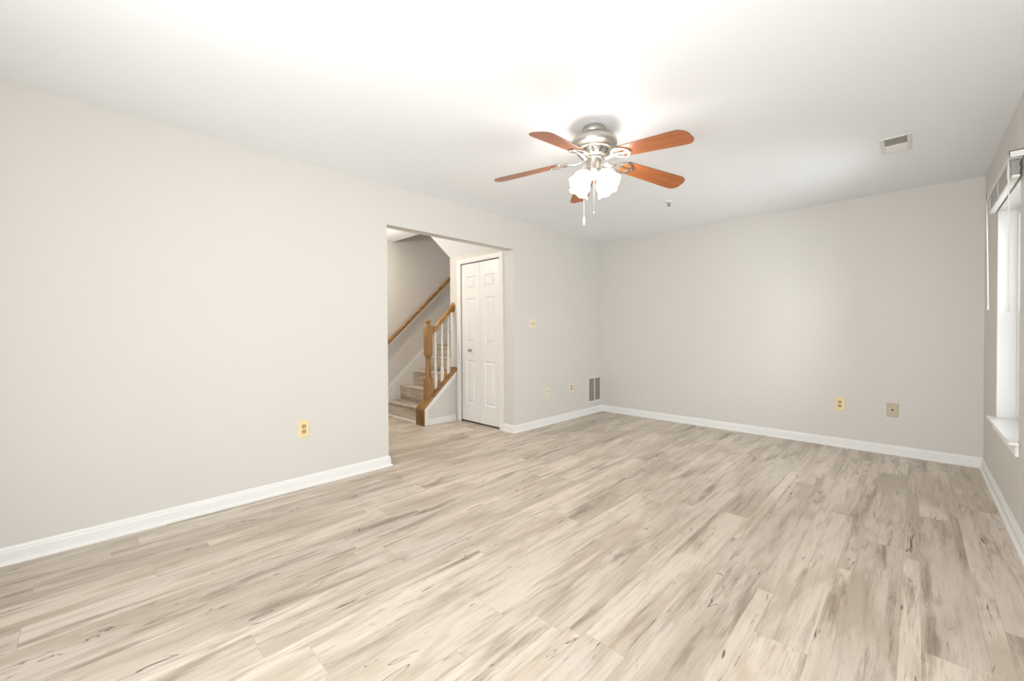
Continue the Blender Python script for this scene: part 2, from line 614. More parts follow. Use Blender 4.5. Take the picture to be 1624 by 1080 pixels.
baseboard('baseboard_left', [((0, Y_REAR), (0, YL), (1, 0), 0, 1), ((0, YL), (-TW, YL), (0, 1), 1, 0)],
          'white baseboard under the long left wall up to the opening')
baseboard('baseboard_closet', [((DX1 + 0.064, YR), (0, YR), (0, -1), 0, 1), ((0, YR), (0, 0), (1, 0), 1, -1)],
          'white baseboard from the closet casing to the room corner')
baseboard('baseboard_back', [((0, 0), (W, 0), (0, -1), -1, -1)], 'white baseboard along the back wall')
baseboard('baseboard_right', [((W, 0), (W, Y_REAR), (-1, 0), -1, 0)], 'white baseboard along the window wall')

# ------------------------------------------------------------------ closet door and casing
bm = BM()
CW = 0.062
CAS = [(0, 0), (0.0, 0.010), (0.008, 0.016), (0.020, 0.013), (0.045, 0.017), (0.058, 0.019), (CW, 0.015), (CW, 0)]   # (across from the opening, out)


def casing_leg(bm, xin, sgn, z0, z1):
    s0 = [(xin + sgn * a, YR - o, z0) for a, o in CAS]
    s1 = [(xin + sgn * a, YR - o, z1 + a) for a, o in CAS]
    add_loft(bm, [s0, s1])


casing_leg(bm, DX0 - 0.006, -1, 0.0, DZ - 0.016)
casing_leg(bm, DX1 + 0.006, 1, 0.0, DZ - 0.016)
s0 = [(DX0 - 0.006 - a, YR - o, DZ - 0.016 + a) for a, o in CAS]
s1 = [(DX1 + 0.006 + a, YR - o, DZ - 0.016 + a) for a, o in CAS]
add_loft(bm, [s0, s1])
# jamb lining
add_box(bm, DX0 - 0.012, DX0, YR - 0.004, YR + 0.10, 0, DZ)
add_box(bm, DX1, DX1 + 0.012, YR - 0.004, YR + 0.10, 0, DZ)
add_box(bm, DX0, DX1, YR - 0.004, YR + 0.10, DZ - 0.012, DZ)
struct(obj('trim_1', bm, M['trim']), 'white moulded casing around the closet door', 'door casing')

door = thing('door_1', 'white six panel bifold closet door with a small knob', 'door', ((DX0 + DX1) / 2, YR + 0.008, 0.022))
struct(door)
LW = (DX1 - DX0 - 0.001) / 2
DH = 2.008
ZP = [(0.225, 0.775), (1.00, 1.565), (1.685, 1.845)]


def door_leaf(x0):
    bm = BM()
    x1 = x0 + LW - 0.002
    xa, xb = x0 + LW * 0.24, x1 - LW * 0.24
    y = 0.0
    zs = [0.0] + [z for p in ZP for z in p] + [DH]
    xs = [x0, xa, xb, x1]
    for i in range(3):
        for j in range(len(zs) - 1):
            if i == 1 and j % 2 == 1:
                rects = [(0, 0), (0.010, 0.009), (0.020, 0.010), (0.042, 0.001)]
                prev = None
                for ins, dep in rects:
                    ring = [bm.verts.new((a, y + dep, b)) for a, b in ((xa + ins, zs[j] + ins), (xb - ins, zs[j] + ins), (xb - ins, zs[j + 1] - ins), (xa + ins, zs[j + 1] - ins))]
                    if prev:
                        for k in range(4):
                            bm.faces.new((prev[k], prev[(k + 1) % 4], ring[(k + 1) % 4], ring[k]))
                    prev = ring
                bm.faces.new(prev)
            else:
                bm.faces.new([bm.verts.new(p) for p in ((xs[i], y, zs[j]), (xs[i + 1], y, zs[j]), (xs[i + 1], y, zs[j + 1]), (xs[i], y, zs[j + 1]))])
    # body behind the face
    add_box(bm, x0, x1, y + 0.0102, y + 0.034, 0, DH)
    for a, b_, c, d in ((x0, x0, 0, DH), (x1, x1, 0, DH)):
        bm.faces.new([bm.verts.new(p) for p in ((a, y, c), (a, y + 0.0102, c), (a, y + 0.0102, d), (a, y, d))])
    for z in (0, DH):
        bm.faces.new([bm.verts.new(p) for p in ((x0, y, z), (x1, y, z), (x1, y + 0.0102, z), (x0, y + 0.0102, z))])
    bmesh.ops.remove_doubles(bm, verts=bm.verts, dist=1e-5)
    return obj('door_leaf', bm, M['door'], door)


leaf_l = door_leaf(-LW)
leaf_r = door_leaf(0.002)
bm = BM()
add_lathe(bm, [(0.021, 0.0), (0.022, 0.003), (0.012, 0.006), (0.008, 0.010), (0.008, 0.018), (0.014, 0.024), (0.018, 0.030), (0.017, 0.036), (0.010, 0.040), (0.002, 0.041)], 20)
obj('door_knob', bm, M['chrome'], leaf_l, (-LW * 0.5, 0.0, 0.905), (PI / 2, 0, 0), smooth_angle=40)['label'] = 'small round metal knob'
bm = BM()
add_box(bm, DX0 + 0.002, DX1 - 0.002, YR + 0.010, YR + 0.055, DZ - 0.0235, DZ - 0.0125)
tr = obj('bifold_track', bm, M['black'])
tr.location = (-door.location[0], -door.location[1], -door.location[2])
tr.parent = door

# ------------------------------------------------------------------ stairs
RISE, RUN, Y1, X0S, X1S = 0.198, 0.222, -2.312, XF + 0.002, XK - 0.003
stairs = thing('staircase', 'steep enclosed stairs with grey-brown plank treads climbing behind the oak newel', 'staircase', ((X0S + X1S) / 2, Y1, 0))
inv = -Vector(stairs.location)
NST = 13
for k in range(NST):
    y = Y1 + RUN * k
    bm = BM()
    z0 = RISE * k + (0.0 if k == 0 else 0.0)
    add_box(bm, X0S + 0.016, X1S, y, y + 0.018, z0, RISE * (k + 1) - 0.0255)
    obj('riser', bm, M['tread'], stairs, inv)
    bm = BM()
    add_box(bm, X0S + 0.016, X1S, y - 0.012, y + RUN - 0.001, RISE * (k + 1) - 0.025, RISE * (k + 1) - 0.0005)
    obj('tread', bm, M['tread'], stairs, inv, bevel=0.006)
# white shoe moulding at the foot of the first riser
bm = BM()
add_prism(bm, [(Y1 - 0.0005, 0), (Y1 - 0.016, 0), (Y1 - 0.014, 0.012), (Y1 - 0.008, 0.019), (Y1 - 0.0005, 0.021)], 0, X0S + 0.002, X1S - 0.022)
obj('shoe_moulding', bm, M['trim'], stairs, inv)['label'] = 'white quarter round at the foot of the first riser'
# skirt board on the far wall
SK = RISE / RUN
bm = BM()
yb = 0.4


def sk(y):
    return 0.365 + SK * (y + 2.26)


add_prism(bm, [(-2.62, 0), (yb, 0), (yb, sk(yb)), (-2.62, max(0.1, sk(-2.62)))], 0, XF + 0.002, XF + 0.015)
add_prism(bm, [(-2.62, sk(-2.62) - 0.004), (yb, sk(yb) - 0.004), (yb, sk(yb) + 0.014), (-2.62, sk(-2.62) + 0.014)], 0, XF + 0.002, XF + 0.019)
add_prism(bm, [(-2.62, sk(-2.62) - 0.042), (yb, sk(yb) - 0.042), (yb, sk(yb) - 0.030), (-2.62, sk(-2.62) - 0.030)], 0, XF + 0.002, XF + 0.018)
obj('skirt_board', bm, M['trim'], stairs, inv)['label'] = 'white moulded skirt board on the far wall'

# knee wall under the balustrade
XKF = -1.06                     # room side face
YK0 = -2.345


def cap_bot(y):
    return 0.190 + 0.892 * (y + 2.36)


bm = BM()
add_prism(bm, [(YK0, 0), (YR, 0), (YR, cap_bot(YR)), (YK0, cap_bot(YK0))], 0, XK, XKF)
struct(obj('wall_knee', bm, M['wall']), 'low greige triangular wall under the oak stair cap', 'wall')
bm = BM()
t0, t1 = XKF, XKF + 0.012
yj = YR - 0.0195
add_prism(bm, [(YK0, 0), (YK0 + 0.058, 0), (YK0 + 0.058, cap_bot(YK0 + 0.058) - 0.06), (YK0 + 0.058, cap_bot(YK0 + 0.058)), (YK0, cap_bot(YK0))], 0, t0, t1)
add_prism(bm, [(YK0 + 0.058, cap_bot(YK0 + 0.058) - 0.068), (yj, cap_bot(yj) - 0.068), (yj, cap_bot(yj)), (YK0 + 0.058, cap_bot(YK0 + 0.058))], 0, t0, t1)
add_prism(bm, [(YK0 + 0.058, 0), (yj, 0), (yj, 0.080), (YK0 + 0.058, 0.080)], 0, t0, t1)
add_prism(bm, [(YK0 + 0.058, 0), (yj, 0), (yj, 0.016), (YK0 + 0.058, 0.016)], 0, t1, t1 + 0.010)
struct(obj('trim_2', bm, M['trim']), 'white trim framing the low wall beside the stairs', 'trim')

# ------------------------------------------------------------------ oak balustrade
rail = thing('stair_railing', 'short golden oak stair railing with newel and three white balusters', 'railing', (-1.125, -2.24, 0))
inv = -Vector(rail.location)
XC0, XC1 = XK - 0.022, XKF + 0.016
bm = BM()
CT = 0.030
ys = YK0 - 0.020
add_prism(bm, [(ys, cap_bot(ys) + 0.0), (YK0 - 0.0005, cap_bot(YK0) + 0.001), (YR - 0.001, cap_bot(YR - 0.001) + 0.001), (YR - 0.001, cap_bot(YR) + CT + 0.008),
               (YK0 + 0.06, cap_bot(YK0 + 0.06) + CT + 0.008), (ys, cap_bot(ys) + CT)], 0, XC0, XC1)
obj('stair_cap', bm, M['oak_y'], rail, inv, bevel=0.004)
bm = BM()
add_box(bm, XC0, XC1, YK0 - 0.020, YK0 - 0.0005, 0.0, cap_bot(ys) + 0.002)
obj('end_board', bm, M['oak_shaded'], rail, inv, bevel=0.003)['label'] = 'oak board, coloured darker for dim light, closing the front end of the low wall'

# newel
NX, NY = -1.125, -2.235


def sq(h, z, c=0.18):
    k = h * (1 - c)
    return [(-k, -h, z), (k, -h, z), (h, -k, z), (h, k, z), (k, h, z), (-k, h, z), (-h, k, z), (-h, -k, z)]


def ring8(r, z):
    return [(r * math.cos(math.radians(a)), r * math.sin(math.radians(a)), z) for a in (-112.5, -67.5, -22.5, 22.5, 67.5, 112.5, 157.5, 202.5)]


bm = BM()
h = 0.046
cz = cap_bot(NY) + CT + 0.005
low = sq(h, 0, 0.08)
bot = [(x, y, cap_bot(NY + y) + CT + 0.0085) for x, y, z in low]
add_loft(bm, [bot, sq(h, 0.575, 0.08), sq(h * 0.93, 0.585, 0.3), ring8(0.036, 0.592)])
add_loft(bm, [ring8(0.040, 0.846), sq(h * 0.80, 0.856, 0.42), sq(h, 0.892, 0.30), sq(h, 1.205, 0.30), sq(h * 0.80, 1.235, 0.42), ring8(0.030, 1.252)])
add_lathe(bm, [(0.036, 0.590), (0.041, 0.598), (0.036, 0.606), (0.0385, 0.64), (0.036, 0.70), (0.031, 0.78), (0.0285, 0.81), (0.034, 0.818), (0.034, 0.826), (0.029, 0.832), (0.040, 0.848)], 20)
add_lathe(bm, [(0.028, 1.250), (0.021, 1.262), (0.020, 1.272), (0.034, 1.280), (0.039, 1.291), (0.036, 1.303), (0.022, 1.313), (0.003, 1.317)], 20)
obj('newel_post', bm, M['oak_z'], rail, (NX - rail.location[0], NY - rail.location[1], 0), smooth_angle=35)
# pin plug on the lower block
# handrail
RS, RE = Vector((-1.125, NY + 0.047, 1.158)), Vector((-1.125, YR - 0.016, 1.492))
RP = [(-0.024, -0.030), (0.024, -0.030), (0.026, -0.008), (0.033, 0.004), (0.033, 0.016), (0.024, 0.028), (0.008, 0.034), (-0.008, 0.034), (-0.024, 0.028), (-0.033, 0.016), (-0.033, 0.004), (-0.026, -0.008)]
bm = BM()
add_loft(bm, [[(RS.x + a, RS.y, RS.z + c * 1.25) for a, c in RP], [(RE.x + a, RE.y, RE.z + c * 1.25) for a, c in RP]])
obj('handrail', bm, M['oak_y'], rail, inv, smooth_angle=50)
bm = BM()
add_lathe(bm, [(0.048, 0.0), (0.048, 0.008), (0.042, 0.014), (0.004, 0.0145)], 24, mod=lambda a, i, r, z: (r * (1 + 0.35 * abs(math.sin(a)) ** 2), z))
obj('wall_rosette', bm, M['oak_x'], rail, (0, YR - 0.001 - rail.location[1], 1.487), (PI / 2, 0, 0), smooth_angle=40)
for yb_ in (-2.125, -2.020, -1.918):
    bm = BM()
    hb = 0.0155
    zb = cap_bot(yb_) + CT + 0.009
    zt = RS.z + (RE.z - RS.z) * (yb_ - RS.y) / (RE.y - RS.y) - 0.034
    base = [(x, y, cap_bot(yb_ + y) + CT + 0.0085) for x, y, z in sq(hb, 0, 0.06)]
    add_loft(bm, [base, sq(hb, zb + 0.165, 0.06), ring8(hb * 0.95, zb + 0.180)])
    add_lathe(bm, [(0.0135, zb + 0.178), (0.0155, zb + 0.19), (0.0115, zb + 0.20), (0.0150, zb + 0.225), (0.0135, zb + 0.30), (0.0085, zt + 0.0)], 12)
    obj('baluster', bm, M['white_plastic'], rail, (-1.125 - rail.location[0], yb_ - rail.location[1], 0), smooth_angle=35)['label'] = 'white turned baluster'

# wall handrail on the far wall
wr = thing('wall_handrail', 'long golden oak handrail sloping up the far stair wall', 'handrail', (XF + 0.055, -2.26, 1.06))
bm = BM()
S = 0.908
y0, y1 = -0.28, 1.9
PRr = [(0.022 * math.cos(a), 0.036 * math.sin(a)) for a in [2 * PI * k / 16 for k in range(16)]]
add_loft(bm, [[(a, y0, S * y0 + c) for a, c in PRr], [(a, y1, S * y1 + c) for a, c in PRr]])
obj('rail', bm, M['oak_y'], wr, smooth_angle=60)
for yy in (-0.12, 1.35):
    bm = BM()
    add_tube(bm, [(0, yy, S * yy - 0.034), (0, yy, S * yy - 0.06), (-0.015, yy, S * yy - 0.075), (-0.053, yy, S * yy - 0.075)], 0.006)
    add_box(bm, -0.0545, -0.050, yy - 0.02, yy + 0.02, S * yy - 0.105, S * yy - 0.045)
    obj('bracket', bm, M['nickel'], wr, smooth_angle=40)

# ------------------------------------------------------------------ window on the right wall
FX = W + 0.088                   # room side of the window unit
win = thing('window_1', 'white window beside the corner with a projecting sill', 'window', (W, (WY0 + WY1) / 2, WZ0))
struct(win)
inv = -Vector(win.location)
bm = BM()
for (a, b_, c, d) in ((WY0, WY0 + 0.012, WZ0, WZ1), (WY1 - 0.012, WY1, WZ0, WZ1), (WY0 + 0.012, WY1 - 0.012, WZ1 - 0.012, WZ1)):
    add_box(bm, W + 0.001, FX, a, b_, c, d)
obj('jamb_liner', bm, M['trim'], win, inv)
bm = BM()
fy0, fy1, fz0, fz1 = WY0 + 0.002, WY1 - 0.002, WZ0 + 0.003, WZ1 - 0.002
for (a, b_, c, d) in ((fy0, fy0 + 0.045, fz0, fz1), (fy1 - 0.045, fy1, fz0, fz1), (fy0 + 0.045, fy1 - 0.045, fz0, fz0 + 0.05), (fy0 + 0.045, fy1 - 0.045, fz1 - 0.05, fz1)):
    add_box(bm, FX + 0.0005, FX + 0.075, a, b_, c, d)
obj('window_frame', bm, M['white_plastic'], win, inv, bevel=0.003)
zm = (fz0 + fz1) / 2
for nm, xa, za, zb_ in (('lower_sash', FX + 0.006, fz0 + 0.052, zm + 0.02), ('upper_sash', FX + 0.040, zm - 0.02, fz1 - 0.052)):
    bm = BM()
    a0, a1 = fy0 + 0.047, fy1 - 0.047
    for (a, b_, c, d) in ((a0, a0 + 0.035, za, zb_), (a1 - 0.035, a1, za, zb_), (a0 + 0.035, a1 - 0.035, za, za + 0.04), (a0 + 0.035, a1 - 0.035, zb_ - 0.04, zb_)):
        add_box(bm, xa, xa + 0.03, a, b_, c, d)
    s_ = obj('sash', bm, M['white_plastic'], win, inv, bevel=0.003)
    bm = BM()
    add_box(bm, xa + 0.012, xa + 0.018, a0 + 0.035, a1 - 0.035, za + 0.04, zb_ - 0.04)
    obj('pane', bm, M['glass'], s_)
# stool and apron
bm = BM()
pts = [(FX, WY0 + 0.0125), (W - 0.0005, WY0 + 0.0125), (W - 0.0005, WY0 - 0.055), (W - 0.044, WY0 - 0.055), (W - 0.044, WY1 + 0.052), (W - 0.0005, WY1 + 0.052), (W - 0.0005, WY1 - 0.0125), (FX, WY1 - 0.0125)]
add_prism(bm, pts, 2, WZ0 + 0.001, WZ0 + 0.020)
obj('window_sill', bm, M['trim'], win, inv, bevel=0.006)
bm = BM()
add_box(bm, W - 0.016, W - 0.0005, WY0 - 0.035, WY1 + 0.032, WZ0 - 0.062, WZ0 + 0.0005)
obj('apron', bm, M['trim'], win, inv, bevel=0.004)

# blind, pulled up
bl = thing('window_blind', 'white mini blind pulled fully up over the window with a hanging wand', 'blind', (W - 0.025, (WY0 + WY1) / 2, 2.075))
inv = -Vector(bl.location)
BY0, BY1 = -1.725, -0.715
bm = BM()
x0, x1 = W - 0.048, W - 0.003
for (a, b_, c, d) in ((x0, x0 + 0.002, 2.085, 2.118), (x1 - 0.002, x1, 2.085, 2.118), (x0, x1, 2.083, 2.086)):
    add_box(bm, a, b_, BY0, BY1, c, d)
obj('headrail', bm, M['vent_white'], bl, inv)
for ya, yb_ in ((BY0 - 0.022, BY0 + 0.016), (BY1 - 0.016, BY1 + 0.012)):
    bm = BM()
    add_box(bm, W - 0.053, W - 0.0005, ya, yb_, 2.120, 2.124)
    add_box(bm, W - 0.053, W - 0.0005, ya, ya + 0.002, 2.088, 2.124)
    add_box(bm, W - 0.053, W - 0.050, ya, yb_, 2.078, 2.124)
    obj('mounting_bracket', bm, M['white_plastic'], bl, inv)
bm = BM()
zz = 2.074
k = 0
while zz > 2.006:
    dx = random.uniform(-0.003, 0.003)
    add_box(bm, x0 + 0.009 + dx, x1 - 0.009 + dx, BY0 + 0.006, BY1 - 0.006, zz - 0.0012, zz)
    zz -= 0.0036 + random.uniform(0, 0.0008)
obj('slat_stack', bm, M['vent_white'], bl, inv)
bm = BM()
add_box(bm, x0 + 0.008, x1 - 0.008, BY0 + 0.006, BY1 - 0.006, 1.984, 2.001)
obj('bottom_rail', bm, M['white_plastic'], bl, inv, bevel=0.004)
for yl in (BY0 + 0.12, (BY0 + BY1) / 2, BY1 - 0.12):
    bm = BM()
    add_tube(bm, [(x0 + 0.005, yl, 2.084), (x0 + 0.003, yl, 2.04), (x0 + 0.006, yl, 1.99)], 0.0018, 6)
    add_tube(bm, [(x1 - 0.005, yl, 2.084), (x1 - 0.004, yl, 2.04), (x1 - 0.006, yl, 1.99)], 0.0018, 6)
    obj('ladder_cord', bm, M['white_plastic'], bl, inv)
bm = BM()
wy = BY1 - 0.012
add_tube(bm, [(W - 0.051, wy, 2.083), (W - 0.056, wy, 2.068), (W - 0.050, wy, 2.058)], 0.002, 6)
add_tube(bm, [(W - 0.050, wy, 2.060), (W - 0.040, wy, 1.34)], 0.0042, 6)
add_tube(bm, [(W - 0.040, wy, 1.345), (W - 0.040, wy, 1.305)], [0.0045, 0.0062], 6)
obj('tilt_wand', bm, M['white_plastic'], bl, inv)
bm = BM()
add_tube(bm, [(W - 0.050, BY0 + 0.030, 2.10), (W - 0.048, BY0 + 0.028, 1.9), (W - 0.048, BY0 + 0.026, 1.30)], 0.0032, 6)
add_lathe(bm, [(0.002, 0.0), (0.005, -0.006), (0.008, -0.04), (0.002, -0.043)], 10, (W - 0.048, BY0 + 0.026, 1.305))
obj('lift_cord', bm, M['white_plastic'], bl, inv)

# ------------------------------------------------------------------ wall plates


def wall_frame(wall, u, z):
    """location and rotation so that local x runs along the wall, z up and -y points into the room"""
    if wall == 'left':
        return (0.0, u, z), (0, 0, PI / 2)
    return (u, 0.0, z), (0, 0, 0)


def plate_mesh(w, h, t=0.0055):
    bm = BM()
    secs = []
    for ins, d in ((0, 0.0003), (0, 0.002), (0.0025, 0.0042), (0.006, t)):
        secs.append([(-w / 2 + ins, -d, -h / 2 + ins), (w / 2 - ins, -d, -h / 2 + ins), (w / 2 - ins, -d, h / 2 - ins), (-w / 2 + ins, -d, h / 2 - ins)])
    add_loft(bm, secs)
    return bm


def duplex(wall, u, z, label, mat, rec):
    loc, rot = wall_frame(wall, u, z)
    t = thing('duplex_outlet', label, 'outlet', loc, rot)
    obj('cover_plate', plate_mesh(0.080, 0.130), mat, t)
    for s in (-1, 1):
        bm = BM()
        pts = []
        for k in range(20):
            a = 2 * PI * k / 20
            pts.append((0.0172 * math.cos(a), max(-0.0135, min(0.0135, 0.0172 * math.sin(a)))))
        add_prism(bm, pts, 1, -0.0075, -0.004)
        r_ = obj('receptacle', bm, rec, t, (0, 0, s * 0.0195))
        bm = BM()
        add_box(bm, -0.0085, -0.006, -0.0079, -0.0075, -0.001, 0.008)
        add_box(bm, 0.006, 0.0085, -0.0079, -0.0075, -0.001, 0.008)
        add_prism(bm, [(-0.003, -0.0095), (0.003, -0.0095), (0.003, -0.006), (0.0015, -0.004), (-0.0015, -0.004), (-0.003, -0.006)], 1, -0.0079, -0.0075)
        obj('slots', bm, M['slot'], r_)
    bm = BM()
    add_lathe(bm, [(0.0035, 0), (0.0035, 0.0012), (0.001, 0.0018)], 12)
    obj('screw', bm, rec, t, (0, -0.0054, 0), (PI / 2, 0, 0))
    return t


def jack_plate(wall, u, z, label, mat, small):
    loc, rot = wall_frame(wall, u, z)
    t = thing('jack_plate', label, 'wall plate', loc, rot)
    obj('cover_plate', plate_mesh(0.080, 0.130), mat, t)
    bm = BM()
    if small:
        add_box(bm, -0.009, 0.009, -0.0085, -0.0045, -0.008, 0.010)
        j = obj('jack', bm, M['khaki'], t)
        bm = BM()
        add_box(bm, -0.006, 0.006, -0.0089, -0.0085, -0.005, 0.005)
        obj('socket', bm, M['slot'], j)
    else:
        add_lathe(bm, [(0.0085, 0), (0.0085, 0.004), (0.005, 0.004), (0.005, 0.010), (0.0035, 0.0105)], 14)
        obj('coax_jack', bm, M['slot'], t, (0, -0.005, 0.002), (PI / 2, 0, 0))
    for s in (-1, 1):
        bm = BM()
        add_lathe(bm, [(0.0035, 0), (0.0035, 0.0012), (0.001, 0.0018)], 12)
        obj('screw', bm, M['tan'], t, (0, -0.0054, s * 0.040), (PI / 2, 0, 0))
    return t


duplex('left', -4.108, 0.442, 'almond duplex outlet low on the long left wall before the opening', M['cream'], M['tan'])
duplex('left', -0.745, 0.413, 'almond duplex outlet on the left wall beside the return grille', M['cream_light'], M['tan'])
duplex('back', 2.742, 0.428, 'almond duplex outlet on the back wall', M['cream'], M['tan'])
jack_plate('left', -1.235, 0.411, 'almond plate with one small jack below the light switch', M['cream_light'], True)
jack_plate('back', 3.128, 0.415, 'khaki coax plate with a black centre jack on the back wall', M['khaki'], False)

loc, rot = wall_frame('left', -1.515, 1.253)
t = thing('light_switch', 'almond double toggle switch plate right of the opening', 'light switch', loc, rot)
obj('cover_plate', plate_mesh(0.116, 0.122), M['cream_light'], t)
for sx_ in (-0.023, 0.023):
    bm = BM()
    add_box(bm, sx_ - 0.005, sx_ + 0.005, -0.0062, -0.005, -0.012, 0.012)
    add_prism(bm, [(-0.005, -0.004), (-0.017, 0.006), (-0.016, 0.011), (-0.005, 0.009)], 0, sx_ - 0.004, sx_ + 0.004)
    obj('toggle', bm, M['tan'], t)
    for s in (-1, 1):
        bm = BM()
        add_lathe(bm, [(0.003, 0), (0.003, 0.0012), (0.001, 0.0018)], 12)
        obj('screw', bm, M['tan'], t, (sx_, -0.0054, s * 0.030), (PI / 2, 0, 0))

# return air grille
loc, rot = wall_frame('left', -0.195, 0.336)
t = thing('return_air_grille', 'white return air grille with two louvred panels low in the corner', 'vent', loc, rot)
gw, gh = 0.345, 0.375
bm = BM()
fr = 0.030
for (a, b_, c, d) in ((-gw / 2, -gw / 2 + fr, -gh / 2, gh / 2), (gw / 2 - fr, gw / 2, -gh / 2, gh / 2), (-gw / 2 + fr, gw / 2 - fr, -gh / 2, -gh / 2 + fr), (-gw / 2 + fr, gw / 2 - fr, gh / 2 - fr, gh / 2), (-0.010, 0.010, -gh / 2 + fr, gh / 2 - fr)):
    add_box(bm, a, b_, -0.010, -0.0003, c, d)
obj('frame', bm, M['vent_white'], t, bevel=0.003)
for sx_ in (-1, 1):
    bm = BM()
    xa, xb = (0.010, gw / 2 - fr) if sx_ > 0 else (-gw / 2 + fr, -0.010)
    zz = -gh / 2 + fr + 0.004
    while zz < gh / 2 - fr - 0.010:
        add_prism(bm, [(-0.009, zz), (-0.0078, zz), (-0.0018, zz + 0.009), (-0.003, zz + 0.009)], 0, xa, xb)
        zz += 0.0125
    obj('louvre_panel', bm, M['grille_dark'], t)
bm = BM()
add_box(bm, -gw / 2 + fr, gw / 2 - fr, -0.0015, -0.0005, -gh / 2 + fr, gh / 2 - fr)
obj('filter', bm, M['grille_dark'], t)

# ceiling register
t = thing('ceiling_vent', 'small white two way air register in the ceiling near the window', 'vent', (3.178, -1.338, H))
vw, vl = 0.155, 0.325
bm = BM()
fr = 0.022
for (a, b_, c, d) in ((-vw / 2, -vw / 2 + fr, -vl / 2, vl / 2), (vw / 2 - fr, vw / 2, -vl / 2, vl / 2), (-vw / 2 + fr, vw / 2 - fr, -vl / 2, -vl / 2 + fr), (-vw / 2 + fr, vw / 2 - fr, vl / 2 - fr, vl / 2), (-vw / 2 + fr, vw / 2 - fr, -0.006, 0.006)):
    add_box(bm, a, b_, c, d, -0.009, -0.0003)
obj('frame', bm, M['vent_white'], t, bevel=0.003)
for half in (-1, 1):
    bm = BM()
    ya = 0.010
    while ya < vl / 2 - fr - 0.012:
        y_ = half * ya
        add_prism(bm, [(y_, -0.0015), (y_ + half * 0.0012, -0.0015), (y_ + half * 0.0135, -0.0105), (y_ + half * 0.0123, -0.0105)], 0, -vw / 2 + fr, vw / 2 - fr)
        ya += 0.0165
    obj('louvres', bm, M['vent_white'], t)
bm = BM()
add_box(bm, -vw / 2 + fr, vw / 2 - fr, -vl / 2 + fr, vl / 2 - fr, -0.0012, -0.0004)
obj('duct_opening', bm, M['vent_dark'], t)

# sprinkler
t = thing('fire_sprinkler', 'tiny white fire sprinkler head in the ceiling beyond the fan', 'sprinkler', (1.53, -1.21, H))
bm = BM()
add_lathe(bm, [(0.040, -0.0003), (0.039, -0.005), (0.030, -0.010), (0.016, -0.012)], 24)
obj('escutcheon', bm, M['white_plastic'], t, smooth_angle=40)
bm = BM()
add_lathe(bm, [(0.011, -0.010), (0.011, -0.020), (0.007, -0.024), (0.003, -0.026), (0.003, -0.040)], 12)
add_tube(bm, [(0.011, 0, -0.018), (0.014, 0, -0.028), (0.004, 0, -0.040)], 0.0025, 6)
add_tube(bm, [(-0.011, 0, -0.018), (-0.014, 0, -0.028), (-0.004, 0, -0.040)], 0.0025, 6)
obj('sprinkler_body', bm, M['nickel'], t, smooth_angle=40)
bm = BM()
add_lathe(bm, [(0.004, -0.039), (0.016, -0.041), (0.016, -0.0425), (0.003, -0.044)], 16)
obj('deflector', bm, M['nickel_dark'], t)

# ------------------------------------------------------------------ ceiling fan
FANX, FANY = 1.8314, -2.9973
fan = thing('ceiling_fan', 'brushed nickel ceiling fan with five cherry wood blades and lit glass shades', 'ceiling fan', (FANX, FANY, H))
bm = BM()
add_lathe(bm, [(0.066, -0.0005), (0.070, -0.005), (0.073, -0.016), (0.073, -0.036), (0.070, -0.041), (0.062, -0.042), (0.060, -0.057)], 48)
obj('canopy', bm, M['nickel'], fan, smooth_angle=35)
bm = BM()
add_lathe(bm, [(0.060, -0.054), (0.082, -0.057), (0.110, -0.064), (0.131, -0.076), (0.141, -0.089), (0.143, -0.098), (0.143, -0.116), (0.139, -0.125), (0.124, -0.134), (0.116, -0.140), (0.112, -0.147), (0.102, -0.149), (0.096, -0.153)], 64)
obj('motor_housing', bm, M['nickel'], fan, smooth_angle=35)
# pierced ring under the motor
bm = BM()
add_lathe(bm, [(0.090, -0.145), (0.098, -0.152), (0.098, -0.158), (0.092, -0.170), (0.080, -0.183), (0.066, -0.188), (0.062, -0.191), (0.064, -0.200), (0.050, -0.205)], 60)
for k in range(12):
    a = 2 * PI * k / 12
    c, s = math.cos(a), math.sin(a)
    lean = 0.35 if k % 2 else -0.35
    pts = [(0.0085 * math.cos(2 * PI * q / 12) + lean * 0.013 * math.sin(2 * PI * q / 12), 0.013 * math.sin(2 * PI * q / 12)) for q in range(12)]
    A, B = [], []
    for ti, up in pts:
        zz_ = -0.170 + up
        rad = 0.0985 - 0.55 * max(0.0, -0.158 - zz_) - 0.30 * max(0.0, -0.170 - zz_)
        for lst, rr in ((A, 0.0012), (B, -0.004)):
            lst.append(bm.verts.new(((rad + rr) * c - ti * s, (rad + rr) * s + ti * c, zz_)))
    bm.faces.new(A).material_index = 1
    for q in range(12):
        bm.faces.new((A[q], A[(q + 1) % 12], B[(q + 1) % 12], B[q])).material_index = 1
obj('vent_ring', bm, [M['nickel'], M['nickel_dark']], fan, smooth_angle=35)
# switch housing and light fitter
bm = BM()
add_lathe(bm, [(0.050, -0.203), (0.047, -0.209), (0.047, -0.262), (0.051, -0.270), (0.049, -0.282), (0.038, -0.296), (0.020, -0.308), (0.016, -0.318), (0.007, -0.328), (0.001, -0.330)], 40)
obj('switch_housing', bm, M['nickel'], fan, smooth_angle=35)

# blades
ZB = 2.2535 - H
ZT = 2.1642 - H
A0 = math.radians(-10.3)
PITCHB = math.radians(12)


